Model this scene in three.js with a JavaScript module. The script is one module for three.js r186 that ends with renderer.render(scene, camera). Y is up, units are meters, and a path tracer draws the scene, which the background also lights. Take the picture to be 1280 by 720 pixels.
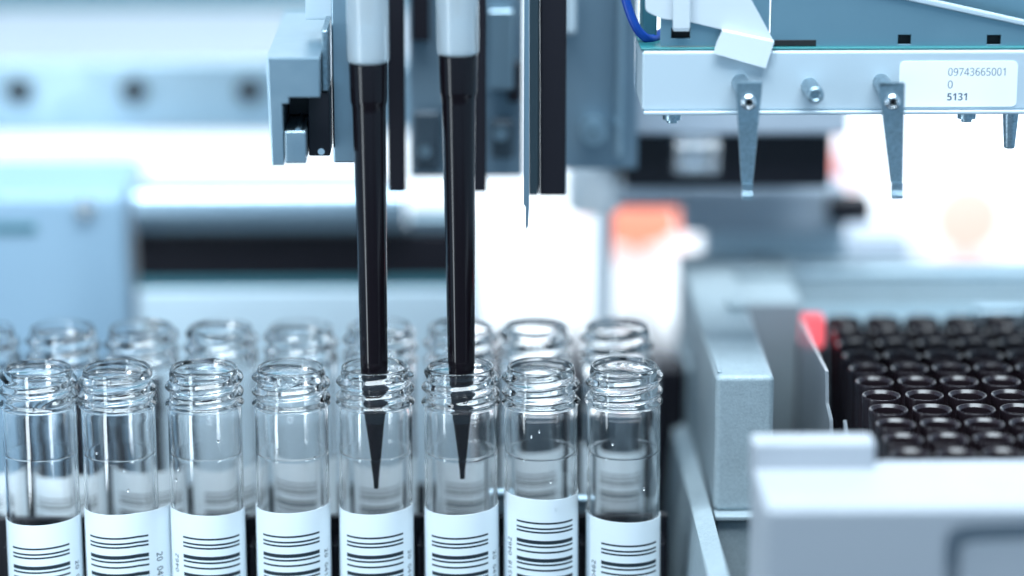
import * as THREE from 'three';
import { RoundedBoxGeometry } from 'three/addons/geometries/RoundedBoxGeometry.js';
import { mergeGeometries } from 'three/addons/utils/BufferGeometryUtils.js';
import { RectAreaLightUniformsLib } from 'three/addons/lights/RectAreaLightUniformsLib.js';

RectAreaLightUniformsLib.init();
const M = 0.001;                                   // everything below is written in millimetres
const V = (x, y, z) => new THREE.Vector3(x * M, y * M, z * M);

// ---------------------------------------------------------------- camera, light, exposure
const renderer = new THREE.WebGLRenderer({ antialias: true });
renderer.toneMapping = THREE.LinearToneMapping;
renderer.toneMappingExposure = 1.3;
renderer.shadowMap.enabled = true;
const scene = new THREE.Scene();
scene.background = new THREE.Color().setRGB(0.25, 0.42, 0.58);     // even blue ambient fill added in place of the unseen room
const camera = new THREE.PerspectiveCamera(11.42, 16 / 9, 0.02, 20);
camera.position.copy(V(0.42, 243.87, 577.51));
camera.lookAt(V(10.57, 95.67, -3.81));
camera.focus = 0.597;
camera.userData.fStop = 3.3;

const taken = {};
function numbered(name) {
  const n = taken[name] = (taken[name] ?? -1) + 1;
  return n ? `${name}_${String(n).padStart(3, '0')}` : name;
}
const bases = new WeakMap();
function flat(g) {
  g = g.index ? g.toNonIndexed() : g;
  for (const k of Object.keys(g.attributes)) if (!['position', 'normal', 'uv'].includes(k)) g.deleteAttribute(k);
  if (!g.attributes.normal) g.computeVertexNormals();
  return g;
}
function boxUV(g, s = 40) {                        // uv from position, 1 unit = s millimetres
  const p = g.attributes.position, n = g.attributes.normal, uv = new Float32Array(p.count * 2);
  for (let i = 0; i < p.count; i += 3) {
    let ax = 0, ay = 0, az = 0;
    for (let k = 0; k < 3; k++) { ax += Math.abs(n.getX(i + k)); ay += Math.abs(n.getY(i + k)); az += Math.abs(n.getZ(i + k)); }
    for (let k = 0; k < 3; k++) {
      const x = p.getX(i + k), y = p.getY(i + k), z = p.getZ(i + k);
      const [u, v] = ax > ay && ax > az ? [z, y] : ay > az ? [x, z] : [x, y];
      uv[2 * (i + k)] = u / s; uv[2 * (i + k) + 1] = v / s;
    }
  }
  g.setAttribute('uv', new THREE.BufferAttribute(uv, 2));
  return g;
}
// one named mesh from geometries given in millimetres; under a parent they are given in the same world millimetres
function mesh(name, geos, material, parent, keepUV = false) {
  let list = (Array.isArray(geos) ? geos : [geos]).map(flat);
  if (!keepUV) list = list.map((g) => boxUV(g));
  const g = list.length > 1 ? mergeGeometries(list) : list[0];
  const b = parent ? bases.get(parent) ?? [0, 0, 0] : [0, 0, 0];
  g.translate(-b[0], -b[1], -b[2]); g.scale(M, M, M);
  const m = new THREE.Mesh(g, material);
  m.castShadow = m.receiveShadow = true;
  m.name = parent ? name : numbered(name);
  bases.set(m, b);
  (parent ?? scene).add(m);
  return m;
}
function tag(o, label, category, group) { o.userData = { label, category, ...(group && { group }) }; return o; }
function thing(name, label, category, base = [0, 0, 0], group) {
  const o = new THREE.Group();
  o.name = numbered(name); o.position.copy(V(...base)); bases.set(o, base);
  scene.add(o);
  return tag(o, label, category, group);
}
function structure(name, geos, material) { const m = mesh(name, geos, material); m.userData.kind = 'structure'; return m; }
function box(x0, x1, y0, y1, z0, z1, r = 0.4) {
  const w = x1 - x0, h = y1 - y0, d = z1 - z0;
  const g = new RoundedBoxGeometry(w, h, d, 2, Math.min(r, w / 2.1, h / 2.1, d / 2.1));
  return g.translate((x0 + x1) / 2, (y0 + y1) / 2, (z0 + z1) / 2);
}
// cylinder between two points
function rod(a, b, r, r2 = r, seg = 24) {
  const A = new THREE.Vector3(...a), B = new THREE.Vector3(...b), d = B.clone().sub(A);
  const g = new THREE.CylinderGeometry(r2, r, d.length(), seg);
  g.applyQuaternion(new THREE.Quaternion().setFromUnitVectors(new THREE.Vector3(0, 1, 0), d.clone().normalize()));
  return g.translate(...A.add(B).multiplyScalar(0.5).toArray());
}
function lathe(pts, seg = 48, at = [0, 0, 0]) { return new THREE.LatheGeometry(pts.map(([x, y]) => new THREE.Vector2(x, y)), seg).translate(...at); }
function shapeOf(pts) { const s = new THREE.Shape(); pts.forEach(([x, y], i) => i ? s.lineTo(x, y) : s.moveTo(x, y)); s.closePath(); return s; }
function roundedPath(P, pts, r) {                  // polygon with rounded corners
  const n = pts.length;
  for (let i = 0; i < n; i++) {
    const p = new THREE.Vector2(...pts[i]), a = new THREE.Vector2(...pts[(i + n - 1) % n]), b = new THREE.Vector2(...pts[(i + 1) % n]);
    const q = p.clone().add(a.sub(p).setLength(r)), s = p.clone().add(b.sub(p).setLength(r));
    i ? P.lineTo(q.x, q.y) : P.moveTo(q.x, q.y);
    P.quadraticCurveTo(p.x, p.y, s.x, s.y);
  }
  P.closePath();
  return P;
}
function extrude(shape, z0, depth, bevel = 0.15) {
  const g = new THREE.ExtrudeGeometry(shape, { depth: depth - 2 * bevel, bevelEnabled: bevel > 0, bevelThickness: bevel, bevelSize: bevel, bevelOffset: -bevel, bevelSegments: 2, curveSegments: 10 });
  return g.translate(0, 0, z0 + bevel);
}

// ---------------------------------------------------------------- textures
let seed = 7;
const rnd = () => { seed = (seed * 1664525 + 1013904223) >>> 0; return seed / 4294967296; };
function noiseTexture(n, layers, stretch = 1) {
  const h = new Float32Array(n * n);
  for (const [cells, amp] of layers) {
    const cy = Math.max(2, Math.round(cells * stretch)), grid = Float32Array.from({ length: cells * cy }, rnd);
    for (let y = 0; y < n; y++) for (let x = 0; x < n; x++) {
      const u = x / n * cells, v = y / n * cy, i = Math.floor(u), j = Math.floor(v), s = u - i, t = v - j;
      const a = s * s * (3 - 2 * s), b = t * t * (3 - 2 * t), G = (p, q) => grid[(q % cy) * cells + p % cells];
      h[y * n + x] += amp * ((G(i, j) * (1 - a) + G(i + 1, j) * a) * (1 - b) + (G(i, j + 1) * (1 - a) + G(i + 1, j + 1) * a) * b);
    }
  }
  const total = layers.reduce((s, l) => s + l[1], 0), d = new Uint8Array(n * n * 4);
  for (let i = 0; i < n * n; i++) { const v = Math.round(255 * h[i] / total); d.set([v, v, v, 255], 4 * i); }
  const t = new THREE.DataTexture(d, n, n);
  t.wrapS = t.wrapT = THREE.RepeatWrapping; t.magFilter = THREE.LinearFilter; t.needsUpdate = true;
  return t;
}
const grainTex = noiseTexture(512, [[256, 1], [128, 0.7], [40, 0.4], [9, 0.4]]);
const spangleTex = noiseTexture(512, [[160, 1], [90, 1], [30, 0.5], [8, 0.5]]);
const smudgeTex = noiseTexture(512, [[6, 1], [17, 0.8], [60, 0.5], [200, 0.3]]);
function ranged(t, lo, hi, repeat = 1) {           // a roughness map between two values
  const d = t.image.data.map((v, i) => i % 4 === 3 ? 255 : Math.round(255 * (lo + (hi - lo) * v / 255)));
  const r = new THREE.DataTexture(d, t.image.width, t.image.height);
  r.wrapS = r.wrapT = THREE.RepeatWrapping; r.magFilter = THREE.LinearFilter; r.repeat.set(repeat, repeat); r.needsUpdate = true;
  return r;
}

// ---------------------------------------------------------------- materials
const col = (r, g, b) => new THREE.Color().setRGB(r, g, b);
const std = (c, roughness, metalness = 0, more = {}) => new THREE.MeshStandardMaterial({ color: col(...c), roughness, metalness, ...more });
const phys = (c, roughness, more = {}) => new THREE.MeshPhysicalMaterial({ color: col(...c), roughness, ...more });
const glass = phys([1.0, 1.0, 1.0], 0.0, { transmission: 1, thickness: 0.9 * M, ior: 1.47 });
const whitePlastic = std([0.47, 0.56, 0.62], 1, 0, { roughnessMap: ranged(smudgeTex, 0.34, 0.5), bumpMap: grainTex, bumpScale: 0.00001 });
const whiteTray = std([0.40, 0.42, 0.455], 1, 0, { roughnessMap: ranged(smudgeTex, 0.4, 0.6) });
const paper = std([0.82, 0.85, 0.87], 0.75);
const aluminium = std([0.40, 0.52, 0.59], 1, 1, { roughnessMap: ranged(smudgeTex, 0.30, 0.46), bumpMap: grainTex, bumpScale: 0.00002 });
const sheetMetal = std([0.23, 0.38, 0.46], 1, 0.85, { roughnessMap: ranged(smudgeTex, 0.42, 0.55) });
const carriageMetal = std([0.21, 0.30, 0.37], 1, 0.8, { roughnessMap: ranged(smudgeTex, 0.38, 0.55) });
const rawSteel = std([0.46, 0.60, 0.68], 1, 1, { map: ranged(spangleTex, 0.45, 1), roughnessMap: ranged(spangleTex, 0.5, 0.22), bumpMap: grainTex, bumpScale: 0.00004 });
const chrome = std([0.78, 0.82, 0.85], 0.12, 1);
const castGrey = std([0.36, 0.44, 0.48], 1, 0.15, { map: ranged(spangleTex, 0.7, 1), roughnessMap: ranged(grainTex, 0.45, 0.65), bumpMap: grainTex, bumpScale: 0.00009 });
const black = phys([0.008, 0.008, 0.013], 0.4, { specularIntensity: 0.7 });
const blackMatte = phys([0.008, 0.007, 0.012], 0.55, { specularIntensity: 0.6 });
const slotBlack = std([0.008, 0.008, 0.01], 0.7);
const tipBlack = phys([0.006, 0.004, 0.006], 0.14, { ior: 1.5, specularIntensity: 0.6 });
const rackTip = phys([0.017, 0.011, 0.014], 0.24, { ior: 1.5, specularIntensity: 0.8 });
const paleBlue = std([0.28, 0.42, 0.54], 0.5);
const palePanel = std([0.62, 0.75, 0.83], 0.5);
const softGrey = std([0.40, 0.46, 0.53], 0.55);
const rollerSkin = std([0.36, 0.48, 0.57], 0.27, 0.6);
const darkPin = std([0.12, 0.17, 0.2], 0.4);
const deckGrey = std([0.035, 0.04, 0.05], 1, 0, { roughnessMap: ranged(smudgeTex, 0.4, 0.7) });
const teal = std([0.04, 0.16, 0.20], 0.5);
const gasket = std([0.02, 0.17, 0.18], 0.45);
const cableBlue = std([0.006, 0.06, 0.36], 0.35);
const clearPlastic = phys([0.80, 0.84, 0.88], 0.15, { transmission: 0.85, thickness: 0, ior: 1.45 });
const collar = phys([0.78, 0.84, 0.87], 0.2, { transmission: 0.66, thickness: 0, ior: 1.45 });
const flex = std([0.58, 0.63, 0.67], 0.45);

// ---------------------------------------------------------------- lamps
const glowing = (c, k, own = 0.8) => new THREE.MeshStandardMaterial({ color: col(own * c[0], own * c[1] * (own < 0.5 ? 0.4 : 1), own * c[2] * (own < 0.5 ? 0.4 : 1)), emissive: col(...c), emissiveIntensity: k, roughness: 0.6 });
function panelLamp(name, label, centre, target, w, h, c, seen, lit) {
  const g = new THREE.Group(); g.name = numbered(name); scene.add(g); tag(g, label, 'lamp');
  g.position.copy(V(...centre)); g.lookAt(V(...target));                  // +z of the group faces the target
  mesh('housing', box(-w / 2 - 12, w / 2 + 12, -h / 2 - 12, h / 2 + 12, -34, -3, 3), blackMatte, g);
  mesh('diffuser', box(-w / 2, w / 2, -h / 2, h / 2, -2.5, 0, 0.5), glowing(c, seen), g);
  const l = new THREE.RectAreaLight(col(...c), lit, w * M, h * M);
  l.position.set(0, 0, 2 * M); l.rotation.y = Math.PI;
  g.add(l);
  return g;
}
const cool = [0.80, 0.92, 1.0];
panelLamp('overhead_lamp', 'wide flat white lamp hanging above the machine deck', [40, 980, 255], [30, 70, -10], 900, 360, cool, 9, 9);
panelLamp('added_light_bar', 'slim upright white light bar added out of view for streaks on the tubes', [-150, 105, 112], [0, 105, 0], 26, 180, cool, 5, 5);  // unseen bar added to draw upright streaks on tubes and tips
panelLamp('back_light', 'broad white diffusing light panel behind the machine parts', [40, 80, -330], [40, 90, 0], 640, 380, [0.90, 0.96, 1.0], 0.85, 0.4);

// ---------------------------------------------------------------- the deck
structure('work_deck', box(-260, 300, -12, 0, -322, 480, 1), deckGrey);  // unseen front part added, kept dark to darken reflections in the glass

// ---------------------------------------------------------------- tube racks
function tubeRack(label, xs, z, left, right, wallTop) {
  const r = thing('tube_rack', label, 'rack', [(left + right) / 2, 0, z]);
  mesh('base', box(left, right, 0, 5, z - 10.5, z + 10.5, 0.6), black, r);
  mesh('back_wall', box(left, right, 5, wallTop, z - 12.5, z - 10.6, 0.5), black, r);
  mesh('front_rail', box(left, right, 5, 22, z + 9.2, z + 10.5, 0.4), black, r);
  for (let i = 0; i + 1 < xs.length; i++) {
    const c = (xs[i] + xs[i + 1]) / 2;
    mesh('divider', box(c - 0.5, c + 0.5, 5, wallTop - 4, z - 10.5, z - 3, 0.2), black, r);
  }
  return r;
}
const frontX = [-88.1, -71.5, -53.6, -35.7, -18.2, 0, 16.8, 34.2];
const backX = [-104.7, -87.2, -69.9, -52.5, -35.3, -17.9, -0.5, 16.5, 34.2];
const frontRack = tubeRack('black rack under the eight tubes with sharp barcode labels', [-105.5, ...frontX, 51], 0, -114, 44.4, 43.5);
tubeRack('black rack holding the rear line of tubes', backX, -32, -114, 44.4, 40);
for (const [x, top] of [[8.7, 47.5], [25.6, 46], [43.0, 41.5]]) {       // sprung metal clips behind the gaps next to the grey case
  mesh('spring_clip', [box(x - 1.3, x + 1.3, 30, top, -14.4, -12.6, 0.3), rod([x - 1.3, top, -13.2], [x + 1.3, top, -13.2], 1.2)], aluminium, frontRack);
}

// ---------------------------------------------------------------- screw-neck sample tubes
const SEG = 96;
function tubeGlass() {
  const prof = [];                                  // [radius, height, threaded?]
  const R = 7.4, r = 6.86;
  for (let i = 0; i <= 14; i++) { const a = i / 14 * Math.PI / 2; prof.push([R * Math.sin(a), R - R * Math.cos(a), 0]); }
  for (let y = 12; y <= 66; y += 6) prof.push([R, y, 0]);
  prof.push([R, 66.6, 0], [R - 0.05, 66.9, 0]);
  for (let y = 67.05; y <= 74.3; y += 0.15) prof.push([6.92 - 0.2 * Math.max(0, (y - 73.6) / 0.7), y, 1]);
  for (let i = 0; i <= 10; i++) { const a = i / 10 * Math.PI; prof.push([6.42 + 0.32 * Math.cos(a), 74.66 + 0.32 * Math.sin(a), 0]); }
  prof.push([6.1, 73, 0], [6.15, 70, 0], [6.3, 68, 0], [6.5, 66.8, 0], [6.74, 65.6, 0], [r, 64, 0]);
  for (const [d, y] of [[0, 60], [0, 57.2], [0.01, 56.8], [0.05, 56.7], [0.07, 56.6], [0.05, 56.5], [0.01, 56.4], [0, 56], [0, 45], [0, 30], [0, 15]]) prof.push([r - d, y, 0]);
  for (let i = 14; i >= 0; i--) { const a = i / 14 * Math.PI / 2; prof.push([r * Math.sin(a), R - r * Math.cos(a), 0]); }
  const pos = [], idx = [], smooth = (x) => { x = Math.min(1, Math.max(0, x)); return x * x * (3 - 2 * x); };
  for (const [rr, y, th] of prof) for (let s = 0; s < SEG; s++) {
    const a = s / SEG * 2 * Math.PI;
    let q = rr;
    if (th) {
      let b = 0;
      for (let n = 0; n < 3; n++) {
        const turn = a / (2 * Math.PI) + n, d = Math.abs(y - (67.9 + 3.15 * turn)) / 1.35;
        if (d < 1) b = Math.max(b, Math.pow(0.5 + 0.5 * Math.cos(Math.PI * d), 0.8) * smooth(turn / 0.12) * smooth((1.95 - turn) / 0.25));
      }
      const d0 = Math.abs(y - 67.5) / 0.85;
      if (d0 < 1) b = Math.max(b, 0.85 * (0.5 + 0.5 * Math.cos(Math.PI * d0)));
      q += 0.97 * b + 0.44 * smooth((67.6 - y) / 0.5);
    }
    pos.push(q * Math.sin(a), y, q * Math.cos(a));
  }
  for (let j = 0; j + 1 < prof.length; j++) for (let s = 0; s < SEG; s++) {
    const a = j * SEG + s, b = j * SEG + (s + 1) % SEG, c = a + SEG, d = b + SEG;
    idx.push(a, b, d, a, d, c);
  }
  const g = new THREE.BufferGeometry();
  g.setAttribute('position', new THREE.Float32BufferAttribute(pos, 3));
  g.setIndex(idx); g.computeVertexNormals();
  g.setAttribute('uv', new THREE.Float32BufferAttribute(new Float32Array(pos.length / 3 * 2), 2));
  return g;
}
// paper wrapped round the tube; u runs round it with the barcode in the middle
const LABEL_H = 42, LABEL_ARC = 205 / 180 * Math.PI;
function wrapLabel(slant, flag) {
  const n = 56, pos = [], uv = [], idx = [], rOut = 7.84, rIn = 7.74;
  for (let i = 0; i <= n; i++) {
    const a = (i / n - 0.5) * LABEL_ARC, lift = slant * Math.sin(a);
    const f = flag * Math.max(0, i / n - 0.66);                          // the loose end stands off the tube a little
    for (const r of [rOut, rIn]) for (const v of [0, 1]) {
      pos.push((r + f) * Math.sin(a), v * LABEL_H + lift, (r + f) * Math.cos(a)); uv.push(i / n, v);
    }
  }
  const q = (a, b, c, d) => idx.push(a, b, c, a, c, d);
  for (let i = 0; i < n; i++) {
    const o = 4 * i, p = o + 4;
    q(o, p, p + 1, o + 1); q(o + 2, o + 3, p + 3, p + 2); q(o + 1, p + 1, p + 3, o + 3); q(o, o + 2, p + 2, p);
  }
  q(0, 1, 3, 2); const e = 4 * n; q(e, e + 2, e + 3, e + 1);
  const g = new THREE.BufferGeometry();
  g.setAttribute('position', new THREE.Float32BufferAttribute(pos, 3));
  g.setAttribute('uv', new THREE.Float32BufferAttribute(uv, 2));
  g.setIndex(idx);
  const f = g.toNonIndexed();
  const P = f.attributes.position, N = new Float32Array(P.count * 3), A = new THREE.Vector3(), B = new THREE.Vector3(), C = new THREE.Vector3();
  for (let i = 0; i < P.count; i += 3) {                                  // round across the paper, flat on its edges
    A.fromBufferAttribute(P, i); B.fromBufferAttribute(P, i + 1); C.fromBufferAttribute(P, i + 2);
    const fn = B.clone().sub(A).cross(C.clone().sub(A)).normalize();
    for (let k = 0; k < 3; k++) {
      const v = [A, B, C][k], rad = new THREE.Vector3(v.x, 0, v.z).normalize(), s = fn.dot(rad);
      const m = Math.abs(s) > 0.7 ? rad.multiplyScalar(Math.sign(s)) : fn;
      N.set([m.x, m.y, m.z], 3 * (i + k));
    }
  }
  f.setAttribute('normal', new THREE.BufferAttribute(N, 3));
  return f;
}
function barcodeTexture(side, start) {
  const W = 768, H = 1152, c = document.createElement('canvas'); c.width = W; c.height = H;
  const x = c.getContext('2d'), mmx = W / (7.84 * LABEL_ARC), mmy = H / LABEL_H;
  x.fillStyle = '#e3ecf1'; x.fillRect(0, 0, W, H);
  x.fillStyle = '#0c222c';
  const cx = W / 2, half = 6.7 * mmx;
  const bars = [1, 2, 1, 1, 1, 4, 2, 1, 1, 2, 1, 3, 2, 1, 1, 2, 1, 3, 2, 2, 1, 1, 1, 4, 3, 1, 1, 2, 1, 3, 2, 1, 2, 2, 1, 2, 1, 1, 3, 2, 1, 2, 3, 1, 1, 3, 2, 2, 1, 1, 2, 3, 1, 2, 1, 4, 1, 1, 2, 2];
  let y = start * mmy;
  for (let i = 0; y < H - 3 * mmy && i < 110; i++) {
    const w = bars[i % bars.length] * 0.40 * mmy;
    if (i % 2 === 0) x.fillRect(cx - half, y, 2 * half, w);
    y += w;
  }
  x.save(); x.translate(cx + side * 8.9 * mmx, H / 2); x.rotate(side * Math.PI / 2);
  x.font = `bold ${Math.round(1.75 * mmx)}px monospace`; x.textAlign = 'center'; x.textBaseline = 'middle';
  x.fillText('20 0413 0027 5518 0462', 0, 0); x.restore();
  const t = new THREE.CanvasTexture(c); t.colorSpace = THREE.SRGBColorSpace; t.magFilter = THREE.LinearFilter; t.anisotropy = 8;
  return t;
}
const labelRight = new THREE.MeshStandardMaterial({ map: barcodeTexture(1, 5.0), roughness: 0.7 });
const labelLeft = new THREE.MeshStandardMaterial({ map: barcodeTexture(-1, 5.0), roughness: 0.7 });
const tubeGeo = tubeGlass().scale(1.04 * M, M, 1.04 * M);
const labelGeos = [wrapLabel(0.35, 0), wrapLabel(0.2, 9), wrapLabel(-0.35, 0)].map((g) => g.scale(M, M, M));
function tube(x, z, spin, labelTop, labelSpin, variant, material, text, group) {
  const t = thing('sample_tube', text, 'tube', [x, 5.05, z], group);
  const g = new THREE.Mesh(tubeGeo, glass); g.name = 'glass_body'; g.rotation.y = spin; g.castShadow = g.receiveShadow = true; t.add(g);
  const l = new THREE.Mesh(labelGeos[variant], material); l.name = 'barcode_label'; l.castShadow = l.receiveShadow = true;
  t.rotation.set((rnd() - 0.5) * 0.008, 0, (rnd() - 0.5) * 0.010);
  l.position.y = (labelTop - LABEL_H - 5.05) * M; l.rotation.y = labelSpin; t.add(l);
  return t;
}
const R = Math.PI / 180, G1 = 'tubes in the front rack', G2 = 'tubes in the rear rack';
const texts = [
  'clear screw-neck tube with barcode label, eighth counting from the grey case',
  'clear screw-neck tube whose barcode label has a loose slanting edge, seventh from the grey case',
  'clear screw-neck tube with barcode label, sixth counting from the grey case',
  'clear screw-neck tube next to the one with the longer pipette tip, fifth from grey case',
  'clear screw-neck tube into which the pipette tip near the metal bracket reaches',
  'clear screw-neck tube into which the pipette tip near the thin blade reaches',
  'clear screw-neck tube with its barcode label set highest, second from the grey case',
  'clear screw-neck tube standing closest to the grey metal case',
];
const spec = [[48.0, 0, 0, 1], [50.3, -4, 1, 1], [49.9, 12, 2, -1], [50.5, -2, 0, 1], [50.0, -2, 0, 1], [49.9, -4, 0, 1], [53.1, 7, 2, -1], [47.9, 10, 2, -1]];
spec.forEach(([top, spin, v, side], i) => tube(frontX[i], 0, (i * 137 % 360) * R, top, spin * R, v, side > 0 ? labelRight : labelLeft, texts[i], G1));
const behind = ['front tube that is eighth from the grey case', 'front tube whose label has a loose slanting edge', 'front tube that is sixth from the grey case', 'front tube that is fifth from the grey case', 'tube holding the tip near the metal bracket', 'tube holding the tip near the thin blade', 'tube with the highest barcode label', 'tube closest to the grey case'];
const drop = new THREE.SphereGeometry(0.28 * M, 10, 8).scale(1, 1.15, 0.6);
for (const [k, list] of [[1, [[12, 55], [-30, 58.5], [18, 50.5]]], [2, [[-48, 52], [-42, 54.5], [25, 61]]], [6, [[-16, 61.8], [-4, 63], [14, 52], [22, 46]]], [7, [[30, 50], [-20, 60]]], [3, [[40, 57]]]])
  for (const [deg, y] of list) {
    const o = scene.children.filter((c) => c.name.startsWith('sample_tube'))[k], d = new THREE.Mesh(drop, glass);
    d.name = 'droplet'; d.castShadow = d.receiveShadow = true;
    d.position.copy(V(7.86 * Math.sin(deg * R), y, 7.86 * Math.cos(deg * R))); d.rotation.y = deg * R; o.add(d);
  }
const backTop = [49, 48, 49, 49.5, 51.5, 50, 51, 53, 53];
backX.forEach((x, i) => tube(x, -32, (i * 97 + 40) % 360 * R, backTop[i], ((i * 53) % 40 - 20) * R, i % 2 ? 0 : 2, i % 2 ? labelRight : labelLeft, i ? 'blurred rear tube directly behind the ' + behind[i - 1] : 'blurred rear tube at the end of its line, farthest from the grey case', G2));

// ---------------------------------------------------------------- pipette heads and black tips
const tipProfile = [[0.25, 0], [0.5, 0.1], [0.62, 2], [1.35, 9], [2.25, 17.5], [2.72, 24], [2.85, 27], [3.08, 53.5], [3.44, 80.5], [3.54, 82], [3.72, 82.5], [3.8, 83.2], [4.0, 90.4], [3.9, 90.8], [3.55, 90.8], [3.45, 83], [2.6, 40], [2.2, 24], [0.3, 3], [0.25, 0]];
function pipette(x, tipY, headBottom, names) {
  const scale = (headBottom - tipY) / 90.8;
  const tip = mesh('pipette_tip', lathe(tipProfile.map(([r, y]) => [r, y * scale]), 64), tipBlack);
  tip.position.copy(V(x, tipY, 0)); tip.rotation.z = 0.006; tag(tip, names[0], 'pipette tip', 'black tips on the pipette heads');
  const tx = x; x -= 0.006 * (headBottom - tipY);
  const h = thing('pipettor', names[1], 'pipette', [x, headBottom, 0], 'white pipette heads');
  h.rotation.z = 0.006;
  const y = headBottom;
  mesh('sleeve', lathe([[3.3, y + 0.05], [4.0, y + 0.05], [4.25, y + 0.4], [4.3, y + 1.2], [4.3, y + 45], [3.9, y + 45], [3.9, y + 8], [3.3, y + 7.2], [3.3, y + 0.05]], 56, [x, 0, 0]), collar, h);
  mesh('core', lathe([[0.01, y + 0.2], [3.2, y + 0.2], [3.2, y + 6.2], [2.2, y + 6.6], [0.5, y + 7.6], [0.01, y + 7.6]], 40, [x, 0, 0]), whitePlastic, h);
  mesh('inner_cup', new THREE.LatheGeometry([[3.5, y + 7], [3.55, y + 45], [3.4, y + 45], [3.35, y + 7], [3.5, y + 7]].map(([a, b]) => new THREE.Vector2(a, b)), 32, Math.PI * 0.55, Math.PI * 0.9).translate(x, 0, 0), whitePlastic, h);
  mesh('needle', lathe([[0.01, y + 7.4], [0.5, y + 7.4], [0.55, y + 9.5], [1.2, y + 12.5], [1.5, y + 45], [0.01, y + 45]], 24, [x, 0, 0]), darkPin, h);
}
pipette(-18.05, 53.3, 144.1, ['tapered black pipette tip closer to the metal bracket, dipping into a tube', 'whitish translucent pipettor sleeve beside the metal bracket']);
pipette(0.1, 55.3, 145.7, ['tapered black pipette tip closer to the thin blade, dipping into a tube', 'whitish translucent pipettor sleeve farther from the metal bracket']);

// ---------------------------------------------------------------- bracket beside the pipettes
{
  const b = thing('gripper_bracket', 'grey aluminium block with notched face and dark hollow beside the pipette heads', 'bracket', [-33.7, 123.3, -20]);
  const face = shapeOf([[-39.0, 145.5], [-28.3, 145.5], [-28.4, 137.3], [-34.7, 137.3], [-34.7, 136.0], [-36.0, 136.0], [-35.9, 123.3], [-38.5, 123.3]]);
  mesh('block', extrude(face, -60, 63, 0.25), aluminium, b);
  mesh('slider', [box(-35.7, -31.4, 123.6, 130.3, -40, 2.6, 0.3), rod([-33, 130.3, 2.2], [-33, 130.3, -20], 0.6)], aluminium, b);
  mesh('hollow_lining', [box(-31.2, -26.8, 123.9, 137.2, -40, -3.5, 0.3), box(-35.8, -31.3, 130.5, 137.1, -42, -14, 0.2)], black, b);
  mesh('screw', rod([-28.6, 125, -3.6], [-28.6, 125, -2.6], 0.7), chrome, b);
  mesh('side_clamp', [box(-28.2, -26.9, 137.5, 150, -58, -3, 0.3)], rawSteel, b);
  mesh('top_stop', box(-32.4, -26, 149.2, 170, -32, -22, 0.4), whitePlastic, b);
}
{
  const p = mesh('guide_plate', box(-26.5, -21.9, 120.9, 190, -15, -11, 0.4), aluminium);
  tag(p, 'upright pale metal plate between the notched block and a pipette head', 'plate');
}

// ---------------------------------------------------------------- columns behind the pipettes
tag(mesh('guide_column', box(-15.6, -11.9, 110.5, 190, -36, -30, 0.4), blackMatte), 'black upright column just behind the pipette near the bracket', 'column', 'black columns behind the pipettes');
tag(mesh('guide_column', box(2.6, 5.5, 110.4, 190, -36, -30, 0.4), blackMatte), 'black upright column just behind the pipette near the thin blade', 'column', 'black columns behind the pipettes');
{
  const c = thing('guide_column', 'wide black upright column behind the thin metal blade', 'column', [18.4, 110.6, -28], 'black columns behind the pipettes');
  mesh('post', box(16.8, 22.5, 110.6, 190, -34, -25, 0.5), blackMatte, c);
  mesh('edge_strip', box(14.4, 16.6, 110.9, 190, -32, -24, 0.3), std([0.05, 0.075, 0.09], 0.4, 0.6), c);
}
tag(mesh('sensor_blade', extrude(shapeOf([[13.1, 190], [14.2, 190], [14.2, 112], [14.0, 108], [13.7, 107.2], [13.5, 108], [13.5, 112], [13.1, 112.6]]), -9, 1.2, 0.12), aluminium), 'thin bright metal blade hanging straight down beside the wide black column', 'blade');
{
  const c = thing('carriage_plate', 'blurred blue-grey metal plate behind and between the black columns', 'plate', [0, 107, -62]);
  mesh('plate', box(-11.5, 14.2, 107.2, 190, -66, -60, 0.5), carriageMetal, c);
  mesh('dark_fitting', box(-10.8, -6.8, 139, 190, -60, -56, 0.4), blackMatte, c);
  mesh('dark_fitting', box(6.8, 12, 112, 121, -60, -57, 1), std([0.03, 0.05, 0.07], 0.5), c);
  mesh('dark_fitting', box(10.5, 13.5, 125, 134, -60, -56, 0.8), blackMatte, c);
  mesh('dark_fitting', box(-11, -4.5, 109, 123, -60, -57, 1.2), std([0.03, 0.05, 0.07], 0.5), c);
  mesh('block', box(6.2, 11.8, 128, 146, -60, -55, 0.6), aluminium, c);
  mesh('screw', rod([9, 118, -57], [9, 118, -55.5], 1.6), rawSteel, c);
  mesh('screw', rod([-8, 114, -57], [-8, 114, -55.5], 1.4), rawSteel, c);
}
{
  const c = thing('side_plate', 'blurred blue-grey metal plate with one round knob beside the wide black column', 'plate', [29.5, 106, -62]);
  mesh('plate', box(22.4, 40, 108.5, 190, -68, -62, 0.5), carriageMetal, c);
  const k = mesh('knob', rod([29.9, 118, -62], [29.9, 118, -57], 2.9), aluminium, c);
  mesh('knob_cap', rod([29.9, 118, -57], [29.9, 118, -55.8], 1.8), rawSteel, k);
  mesh('highlight_block', box(23.4, 25.8, 140, 152, -62, -58, 0.8), whitePlastic, c);  // white block standing in for a highlight on the plate
  mesh('rib', box(35.2, 36.4, 112, 190, -62, -58, 0.4), aluminium, c);
}

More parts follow.
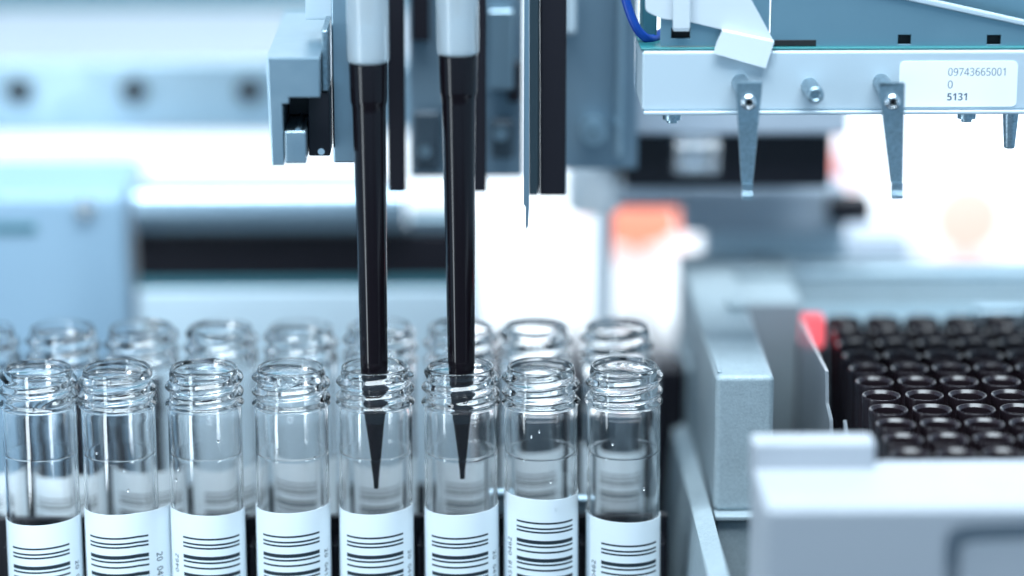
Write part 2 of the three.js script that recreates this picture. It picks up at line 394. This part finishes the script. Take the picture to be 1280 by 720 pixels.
// ---------------------------------------------------------------- transfer arm with hooks
{
  const a = thing('transfer_arm', 'white plastic arm with two hanging metal hooks and a printed sticker', 'arm', [80, 132.5, -30]);
  const body = mesh('body', box(37.2, 150, 132.9, 145.4, -24, -4, 0.7), whitePlastic, a);
  mesh('lower_lip', box(37.6, 150, 132.2, 133.0, -24, -3.2, 0.3), whitePlastic, a);
  mesh('gasket', box(36.9, 150, 145.45, 145.95, -23.5, -4.5, 0.2), gasket, a);
  const cov = new THREE.Shape();
  roundedPath(cov, [[63.6, 190], [63.6, 146.1], [73.0, 146.1], [73.1, 144.9], [148, 144.9], [148, 143.2 + 6], [116.2, 149.9], [91.2, 155.4], [70, 160]], 0.2);
  const hole = (x0, x1, y0, y1) => cov.holes.push(new THREE.Path([[x0, y0], [x0, y1], [x1, y1], [x1, y0]].map((p) => new THREE.Vector2(...p))));
  hole(89.8, 92.5, 146.3, 148.3); hole(108.1, 111.0, 146.2, 148.2);
  const plate = mesh('cover_plate', extrude(cov, -7.2, 1.0, 0.1), sheetMetal, a);
  mesh('slot_back', [box(89, 93.2, 145.9, 148.8, -9.0, -7.8, 0.1), box(107.4, 111.6, 145.8, 148.8, -9.0, -7.8, 0.1), box(64.4, 73.0, 146.0, 147.3, -8.2, -6.1, 0.1)], slotBlack, plate);
  mesh('cover_edge', extrude(shapeOf([[70, 160.2], [91.2, 155.5], [116.2, 150.0], [150, 143.5], [150, 145.1], [116.4, 151.0], [91.6, 156.6], [70, 161.4]]), -8.4, 2.8, 0.2), whitePlastic, plate);
  mesh('rear_cover', box(76, 150, 146.1, 175, -23, -14, 0.6), sheetMetal, a);
  const lp = new THREE.Shape(); roundedPath(lp, [[41.0, 146.1], [63.3, 146.1], [63.3, 175], [41.0, 175]], 0.5);
  lp.holes.push(new THREE.Path([[43.2, 147.7], [43.2, 149.8], [47.1, 149.8], [47.1, 147.7]].map((p) => new THREE.Vector2(...p))));
  const left = mesh('bracket_plate', extrude(lp, -6.9, 1.0, 0.1), sheetMetal, a);
  mesh('slot_back', box(42.6, 47.8, 147.2, 150.4, -9.0, -7.6, 0.1), slotBlack, left);
  mesh('inner_block', box(37.8, 40.8, 146.1, 172, -23, -14, 0.5), teal, a);
  // posts, hooks and screws on the front
  for (const [x, pts] of [[58.0, [[55.4, 139.9], [55.5, 141.0], [60.7, 141.0], [60.7, 139.6], [59.2, 120], [56.9, 120]]], [87.0, [[84.2, 139.9], [84.3, 140.8], [89.5, 140.8], [89.5, 139.6], [89.7, 120], [87.3, 120]]]]) {
    mesh('post', rod([x - 0.7, 138.9, -4.1], [x - 0.7, 138.9, 6.2], 1.75), rawSteel, a);
    const sh = new THREE.Shape(); roundedPath(sh, pts, 0.5);
    const foot = new THREE.Shape([[0, 0], [0.95, 0], [0.95, 1.4], [1.5, 2.4], [1.5, 3.1], [0.6, 2.9], [0, 1.4]].map((p) => new THREE.Vector2(...p)));
    const w = pts[4][0] - pts[5][0] - 0.1, fg = new THREE.ExtrudeGeometry(foot, { depth: w, bevelEnabled: false });
    fg.rotateZ(Math.PI).rotateY(Math.PI / 2);
    fg.translate(pts[5][0] + 0.05, 120.2, 7.2);
    const hk = mesh('hook', [extrude(sh, 6.3, 0.9, 0.12), fg], rawSteel, a);
    const sc = mesh('screw', lathe([[0.8, 0.55], [0.8, 1.35], [1.0, 1.45], [1.45, 1.2], [1.7, 0.6], [1.7, 0]], 28).rotateX(Math.PI / 2).translate(x, 137.0, 7.25), chrome, hk);
    mesh('screw_socket', lathe([[0.01, 0.5], [0.74, 0.5], [0.74, 0.4], [0.01, 0.4]], 6).rotateX(Math.PI / 2).translate(x, 137.0, 7.25), slotBlack, hk);
  }
  const pin = mesh('pin', [rod([71.6, 138.1, -4.1], [71.6, 138.1, 6], 1.75, 1.75, 28), lathe([[0.7, 0.1], [0.9, 0.7], [1.35, 0.8], [1.7, 0.4], [1.75, 0]], 28).rotateX(Math.PI / 2).translate(71.6, 138.1, 6)], rawSteel, a);
  for (const x of [43.6, 104.5]) mesh('underside_screw', [rod([x, 132.2, -6], [x, 130.9, -6], 1.9), rod([x, 130.9, -6], [x, 130.2, -6], 1.1)], rawSteel, a);
  mesh('dowel', lathe([[0.01, 124.0], [1.0, 124.0], [1.15, 124.3], [1.65, 131.2], [1.75, 132.3], [0.01, 132.3]], 28, [114.2, 0, -9]), rawSteel, a);
  // sticker with its print
  const cv = document.createElement('canvas'); cv.width = 1024; cv.height = 400;
  const x = cv.getContext('2d'); x.fillStyle = '#f7fafc'; x.fillRect(0, 0, 1024, 400);
  x.fillStyle = '#4a5866'; x.font = '94px sans-serif'; x.textBaseline = 'alphabetic';
  const k = 1024 / 24.3;
  x.save(); x.translate(k * 9.9, 128); x.scale(0.91, 1); x.fillText('09743665001', 0, 0); x.restore();
  x.fillText('0', k * 9.9, 238); x.font = 'bold 90px sans-serif'; x.save(); x.translate(k * 9.9, 344); x.scale(0.95, 1); x.fillText('5131', 0, 0); x.restore();
  const tex = new THREE.CanvasTexture(cv); tex.colorSpace = THREE.SRGBColorSpace; tex.magFilter = THREE.LinearFilter;
  const ls = new THREE.Shape(); roundedPath(ls, [[90.0, 133.7], [114.3, 133.7], [114.3, 143.2], [90.0, 143.2]], 1.2);
  const lg = flat(new THREE.ExtrudeGeometry(ls, { depth: 0.12, bevelEnabled: false, curveSegments: 8 })).translate(0, 0, -3.99);
  const P = lg.attributes.position, uv = lg.attributes.uv;
  for (let i = 0; i < P.count; i++) uv.setXY(i, (P.getX(i) - 90) / 24.3, (P.getY(i) - 133.7) / 9.5);
  const st = mesh('sticker', lg, new THREE.MeshStandardMaterial({ map: tex, roughness: 0.5 }), body, true);
  st.userData.label = 'white sticker with printed part number';
}
{
  const f = thing('flex_ribbon', 'white folded flat ribbon hanging over the edge of the white arm', 'ribbon', [52, 143, -4]);
  const up = new THREE.Shape(); roundedPath(up, [[37.4, 175], [37.8, 153.5], [41.0, 151.9], [47.3, 151.1], [53.9, 149.5], [64.2, 147.2], [59.6, 155.4], [50, 175]], 0.9);
  mesh('upper_sheet', extrude(up, -5.6, 0.35, 0.08), flex, f);
  // the folded end curls forward over the arm's edge
  const pos = [], idx = [], n = 28, A = [[53.5, 149.8], [64.1, 147.5]], B = [[51.7, 145.1], [62.4, 142.0]];
  for (let i = 0; i <= n; i++) {
    const t = i / n, zz = i ? -3.3 + 0.5 * t : -5.1;
    for (const o of [0, -0.3]) for (let e = 0; e < 2; e++) pos.push(A[e][0] + (B[e][0] - A[e][0]) * t - 0.25 * Math.sin(t * Math.PI) * (e ? 0 : 1), A[e][1] + (B[e][1] - A[e][1]) * t, zz + o);
  }
  for (let i = 0; i < n; i++) {
    const o = 4 * i, p = o + 4, q = (a, b, c, d) => idx.push(a, b, c, a, c, d);
    q(o, p, p + 1, o + 1); q(o + 2, o + 3, p + 3, p + 2); q(o, o + 2, p + 2, p); q(o + 1, p + 1, p + 3, o + 3);
  }
  const e = 4 * n; idx.push(e, e + 2, e + 3, e, e + 3, e + 1, 0, 1, 3, 0, 3, 2);
  const g = new THREE.BufferGeometry(); g.setAttribute('position', new THREE.Float32BufferAttribute(pos, 3)); g.setIndex(idx);
  const g2 = g.toNonIndexed(); g2.computeVertexNormals();
  mesh('folded_end', g2, flex, f);
}
tag(mesh('strap', [box(43.4, 46.9, 149.9, 175, -4.9, -4.2, 0.2), box(43.5, 46.8, 149.4, 150.3, -8.6, -4.3, 0.2)], flex), 'narrow white strap running into a slot beside the folded ribbon', 'strap');
{
  const curve = new THREE.CatmullRomCurve3([[31.5, 172, -12], [33.2, 160, -12], [34.4, 154, -12], [36.8, 148.4, -12], [39.2, 146.4, -13], [42, 146.9, -18]].map((p) => new THREE.Vector3(...p)));
  tag(mesh('cable', new THREE.TubeGeometry(curve, 60, 0.95, 16), cableBlue), 'blue cable curving down behind the end of the white arm', 'cable');
}

// ---------------------------------------------------------------- grey case with its rack of black tips
{
  const c = thing('instrument_case', 'grey cast metal case open at the top around rows of black tips', 'case', [95, 0, -50]);
  mesh('side_wall', [box(53.1, 65.4, 47.5, 77.5, -92, 0, 1.3), box(53.4, 65.2, 12, 47.6, -92, -0.6, 0.5)], castGrey, c);
  mesh('foot_ledge', [box(53.2, 66, 46.6, 47.7, -3, 3.2, 0.3), box(53.6, 66, 0, 46.6, -3, 2.2, 0.5)], castGrey, c);
  mesh('inner_wall', [box(65.5, 79.0, 20, 75.6, -92, -68, 0.6)], castGrey, c);
  mesh('corner_plate', [box(52.9, 80, 74, 77.5, -110, -92.1, 0.8), box(53, 80, 0, 74, -110, -92.1, 0.5)], castGrey, c);
  mesh('rear_wall', [box(80.1, 170, 0, 70.4, -104, -92.1, 0.6), box(80.1, 170, 70.5, 74.4, -110, -93.5, 0.6)], castGrey, c);
  mesh('inner_ledge', [box(79.2, 170, 20, 68.4, -92, -80, 0.6)], std([0.30, 0.40, 0.45], 0.4, 0.4), c);
  mesh('floor', box(66.2, 170, 0, 4, -79.8, 49.5, 0.4), blackMatte, c);
  for (const [x, y, z, r] of [[57.5, 77.5, -101, 1.6], [72.5, 77.5, -103, 2.2], [76.8, 77.5, -97, 2.0], [62.5, 77.5, -56, 1.2], [117, 74.4, -101, 2.4]])
    mesh('screw_recess', lathe([[0.01, y - 0.2], [r * 0.55, y - 0.2], [r * 0.6, y + 0.12], [r, y + 0.15], [r * 1.05, y + 0.02]], 20, [x, 0, z]), slotBlack, c);
  mesh('highlight_bar', [box(121, 133, 69, 71.5, -80, -77, 0.8)], aluminium, c);  // metal bar standing in for a white highlight along the ledge
  mesh('bar_ball', new THREE.SphereGeometry(1.7, 20, 14).translate(135, 71, -77), chrome, c);
  mesh('side_rail', [box(50.6, 53.0, 30, 33, -92, -1, 0.6), box(51.8, 53.05, 33.2, 62, -92, -58, 0.5)], castGrey, c);
  mesh('rim_bead', [box(53.6, 54.6, 77.4, 78.0, -91, -2, 0.25), box(80.5, 170, 74.3, 75.4, -109.6, -106.5, 0.4)], castGrey, c);
  mesh('rear_channel', box(80.5, 170, 74.3, 76.6, -97.5, -94.2, 0.5), aluminium, c);
  mesh('side_lug', box(60.5, 65, 77.6, 79.2, -60, -52, 0.5), castGrey, c);
}
{
  const p = thing('guide_flap', 'thin translucent plastic flap along the side of the black tips', 'flap', [76.5, 4, -2]);
  mesh('sheet', [extrude(shapeOf([[45, 4], [45, 77.3], [0, 78.4], [-2, 72], [-9, 70.5], [-12, 62], [-26, 60], [-26, 4]]), 0, 0.8, 0.1).rotateY(Math.PI / 2).translate(75.9, 0, 0)], clearPlastic, p);
  mesh('tongue', [extrude(shapeOf([[-8, 20], [-4, 69], [-9, 67], [-20, 60], [-20, 20]]), 0, 0.8, 0.1).rotateY(Math.PI / 2).translate(79.4, 0, 0), box(76.7, 79.4, 40, 41, 8, 19, 0.2)], clearPlastic, p);
}
{
  const r = thing('red_lamp', 'small red glowing indicator lamp inside the grey case beside the plastic flap', 'lamp', [79, 4, -52]);
  mesh('holder', box(76.9, 82.5, 4, 69, -58, -51, 0.5), blackMatte, r);
  mesh('lens', box(77.1, 82.2, 69.1, 76.5, -56, -51.2, 0.8), glowing([1.0, 0.16, 0.2], 0.75, 0.25), r);
  const l = new THREE.PointLight(col(1, 0.15, 0.2), 0.00008); l.position.copy(V(0.6, 69, 4)); l.shadow.radius = 0.15; l.castShadow = true; r.add(l);
}
// a cup-shaped black tip, ribbed below its chamfered rim
function rackTipGeo() {
  const prof = [[0.6, 0, 0], [1.6, 0.1, 0], [2.4, 20, 0], [3.45, 45, 0], [3.6, 60, 1], [3.72, 64, 1], [3.75, 67.6, 1], [4.0, 68, 0], [4.05, 69.6, 0], [3.98, 69.9, 0], [3.92, 70, 0], [3.84, 69.98, 0], [3.83, 69.96, 0], [3.81, 69.94, 0], [3.22, 69.4, 0], [3.2, 69.37, 0], [3.19, 69.0, 0], [2.9, 55, 0], [2.0, 20, 0], [0.6, 2, 0]];
  const S = 48, pos = [], idx = [];
  for (const [r, y, rib] of prof) for (let s = 0; s < S; s++) {
    const a = s / S * 2 * Math.PI, q = r + (rib ? 0.16 * (s % 4 < 2 ? 1 : 0) : 0);
    pos.push(q * Math.sin(a), y, q * Math.cos(a));
  }
  for (let j = 0; j + 1 < prof.length; j++) for (let s = 0; s < S; s++) {
    const a = j * S + s, b = j * S + (s + 1) % S; idx.push(a, b, b + S, a, b + S, a + S);
  }
  const g = new THREE.BufferGeometry(); g.setAttribute('position', new THREE.Float32BufferAttribute(pos, 3)); g.setIndex(idx); g.computeVertexNormals();
  g.setAttribute('uv', new THREE.Float32BufferAttribute(new Float32Array(pos.length / 3 * 2), 2));
  return g.scale(M, M, M);
}
const rackTipShape = rackTipGeo();
const nth = ['first', 'second', 'third', 'fourth', 'fifth', 'sixth', 'seventh', 'eighth', 'ninth', 'tenth', 'eleventh'];
for (let j = 0; j < 11; j++) for (let i = 0; i < 6; i++) {
  const z = 43.8 - 10.2 * j, t = new THREE.Mesh(rackTipShape, rackTip);
  t.name = numbered('rack_tip'); t.position.copy(V(87.4 + 9 * i, 4.05, z)); t.rotation.y = (i * 31 + j * 17) * R; t.castShadow = t.receiveShadow = true;
  tag(t, `open black tip, ${nth[10 - j]} row from the case's rear wall, ${nth[i]} from the flap`, 'pipette tip', 'black tips racked in the case'); scene.add(t);
}

// ---------------------------------------------------------------- white tray in front of the case
{
  const t = thing('front_tray', 'blurred white plastic tray with raised tab in front of the black tips', 'tray', [95, 0, 65]);
  const fs = new THREE.Shape(); roundedPath(fs, [[55.4, 0.5], [150, 0.5], [150, 75.3], [55.4, 75.3]], 1.2);
  const hole = new THREE.Path(); roundedPath(hole, [[88.6, 6], [88.6, 71.2], [145, 73.3], [145, 6]], 4); fs.holes.push(hole);
  mesh('body', [extrude(fs, 77, 3.0, 0.8), box(55.5, 150, 72.2, 75.2, 51, 77.2, 0.5), box(55.5, 58.5, 0.5, 72.1, 51, 76.9, 0.5), box(58.6, 150, 0.5, 74, 50, 51.6, 0.4)], whiteTray, t);
  const rs = new THREE.Shape(); roundedPath(rs, [[91.4, 8], [91.4, 68.2], [143, 70], [143, 8]], 3);
  mesh('recessed_panel', [extrude(rs, 77.4, 1.6, 0.6)], whiteTray, t);
  mesh('recess_floor', [box(87, 147, 4, 74, 75.2, 76.9, 0.3)], whiteTray, t);
  mesh('raised_tab', [box(55.2, 78.6, 72, 80.6, 50, 56.5, 0.9)], whiteTray, t);
}
// bent bright flange on the deck between the tubes and the case
{
  const s = [[45.5, 0], [46.4, 0], [49.5, 46], [52.6, 47.5], [52.6, 48.3], [48.8, 47]];
  tag(mesh('metal_flange', extrude(shapeOf(s), -70, 150, 0.15), castGrey), 'bright bent metal flange between the last tube and the grey case', 'flange');
}

// ---------------------------------------------------------------- machine parts behind, out of focus
{
  const b = thing('linear_beam', 'blurred long metal beam with a row of bolt holes behind the bracket', 'beam', [-80, 99.9, -180]);
  mesh('beam_body', box(-190, -8, 99.9, 118.5, -238, -150, 0.8), aluminium, b);
  mesh('lit_top_sheet', box(-190, -8, 118.52, 119.4, -238, -150.4, 0.3), whiteTray, b);  // pale sheet added so the beam's upper face looks brightly lit
  for (let i = -2; i < 3; i++) {
    const x = -112.9 + 29.4 * (i + 0), m = mesh('bolt', lathe([[2.1, 0.02], [2.9, 0.4], [4.6, 0.5], [4.8, 0.1]], 28).rotateX(Math.PI / 2).translate(x, 110.9, -150), rawSteel, b);
    mesh('bolt_hole', lathe([[0.01, 0.55], [3.3, 0.57]], 20).rotateX(Math.PI / 2).translate(x, 110.9, -150), slotBlack, m);
  }
}
tag(mesh('machine_cover', box(-190, 10, 110, 190, -250, -242, 0.6), teal), 'dark teal machine cover above and behind the long metal beam', 'cover');
{
  const b = thing('side_housing', 'blurred pale blue machine housing beside the silver roller', 'housing', [-110, 0, -125]);
  mesh('shell', box(-190, -81.2, 0, 94, -150, -105, 3), paleBlue, b);
  mesh('slot', box(-122, -103, 84.2, 86.6, -106, -104.6, 0.3), teal, b);
  mesh('screw', rod([-91, 90.6, -105.2], [-91, 90.6, -103.6], 2.4), chrome, b);
}
{
  const b = thing('roller_unit', 'blurred silver roller above a black band and a pale panel', 'roller', [-45, 0, -115]);
  mesh('roller', [rod([-79, 88.8, -112], [-13.5, 88.8, -112], 6.2, 6.2, 48), new THREE.TorusGeometry(5.2, 1, 12, 40).rotateY(Math.PI / 2).translate(-79, 88.8, -112)], rollerSkin, b);
  mesh('black_band', box(-79.8, 3, 71.2, 82.2, -122, -111, 0.5), blackMatte, b);
  mesh('teal_strip', box(-79.8, 3, 68.6, 71.1, -122, -110.4, 0.3), teal, b);
  mesh('pale_panel', box(-79.8, 4.5, 0, 68.5, -124, -109.5, 0.8), palePanel, b);
  mesh('end_block', box(-13, 3, 82.3, 86.4, -122, -112, 0.6), aluminium, b);
}
for (const [x0, x1, top, where] of [[-103.5, -98.5, 61, 'behind the front tube that is eighth from the grey case'], [-91, -86.5, 60, 'just beyond the gap between the two tubes farthest from the case'], [-84, -79.5, 60, 'behind the tube whose label has a loose edge'], [-71.5, -68.5, 61, 'behind the gap next to the tube sixth from the case'], [7.2, 12, 62, 'behind the gap next to the tube with the highest label'], [26, 30.5, 61, 'behind the gap next to the tube closest to the case'], [45.5, 51.5, 61, 'between the last tube and the grey case']])
  tag(mesh('black_post', box(x0, x1, 0, top, -74, -62, 0.8), blackMatte), 'low black post ' + where, 'post', 'black posts behind the tubes');
tag(mesh('low_wall', box(8, 50, 0, 52, -86, -78, 1), std([0.10, 0.15, 0.19], 0.5)), 'low dark grey wall behind the tubes next to the grey case', 'wall');
{
  const b = thing('motor_unit', 'blurred black motor block with a grey cylinder under the white arm', 'motor', [62, 99, -95]);
  mesh('block', box(38.3, 87, 99, 112.6, -110, -85, 1), black, b);
  mesh('mount', box(30, 90, 112.7, 124, -112, -80, 1), softGrey, b);
  mesh('cylinder', rod([49.5, 108.4, -78], [60, 108.4, -78], 4.6, 4.6, 36), clearPlastic, b);
  mesh('cylinder_bracket', box(52, 57, 104, 113, -85, -82, 0.5), rawSteel, b);
}
{
  const b = thing('cross_rail', 'blurred grey rail running below the black motor block', 'rail', [70, 0, -125]);
  mesh('rail', [box(36.5, 54.8, 86, 91.5, -135, -120.4, 1.5), box(54.9, 96, 79.5, 91.5, -135, -120, 1.5)], softGrey, b);
  mesh('lower_panel', box(61, 97, 0, 79, -140, -126, 1), palePanel, b);
  mesh('end_stop', box(91, 101, 84, 90, -121, -112, 1), blackMatte, b);
}
tag(mesh('rear_ledge', box(100, 139, 10, 44, -290, -268, 2), softGrey), 'blurred pale ledge beyond the rear wall of the grey case', 'ledge');
tag(mesh('rear_upright', box(97.5, 106, 0, 105, -232, -222, 2), softGrey), 'blurred pale upright behind the black end stop', 'upright');
tag(mesh('white_cap', lathe([[0.01, 92.5], [5.6, 92.5], [6.4, 93.3], [6.4, 102], [5, 104], [0.01, 104]], 40, [31.8, 0, -92]), paper), 'blurred round white cap beside the wide black column', 'cap');
tag(mesh('cap_stand', box(34, 36.5, 0, 92.4, -150, -98, 1), palePanel), 'blurred grey stand under the round white cap', 'stand');
for (const [x0, x1, y0, y1, z, c, k, label] of [
  [39, 70, 32, 54, -285, [1.0, 0.36, 0.24], 0.95, 'blurred orange glowing lamp seen below the black motor block'],
  [146, 174, 26, 54, -300, [1.0, 0.68, 0.60], 0.92, 'blurred pink glowing lamp above the rear wall of the grey case'],
  [113, 123, 55, 66, -285, [1.0, 0.40, 0.36], 0.9, 'blurred reddish glowing lamp behind the hook beside the sticker']]) {
  const o = thing('signal_lamp', label, 'lamp', [(x0 + x1) / 2, 0, z]);
  mesh('post', rod([(x0 + x1) / 2, 0, z - 8], [(x0 + x1) / 2, y0 + 1, z - 8], 2), blackMatte, o);
  mesh('lens', new THREE.SphereGeometry(1, 36, 24).scale((x1 - x0) / 2, (y1 - y0) / 2, 8).translate((x0 + x1) / 2, (y0 + y1) / 2, z - 8), glowing(c, k, 0.25), o);
  const l = new THREE.PointLight(col(...c), 0.00004); l.position.copy(V(0, (y0 + y1) / 2, 14)); l.shadow.radius = 0.2; l.castShadow = true; o.add(l);
}

renderer.render(scene, camera);
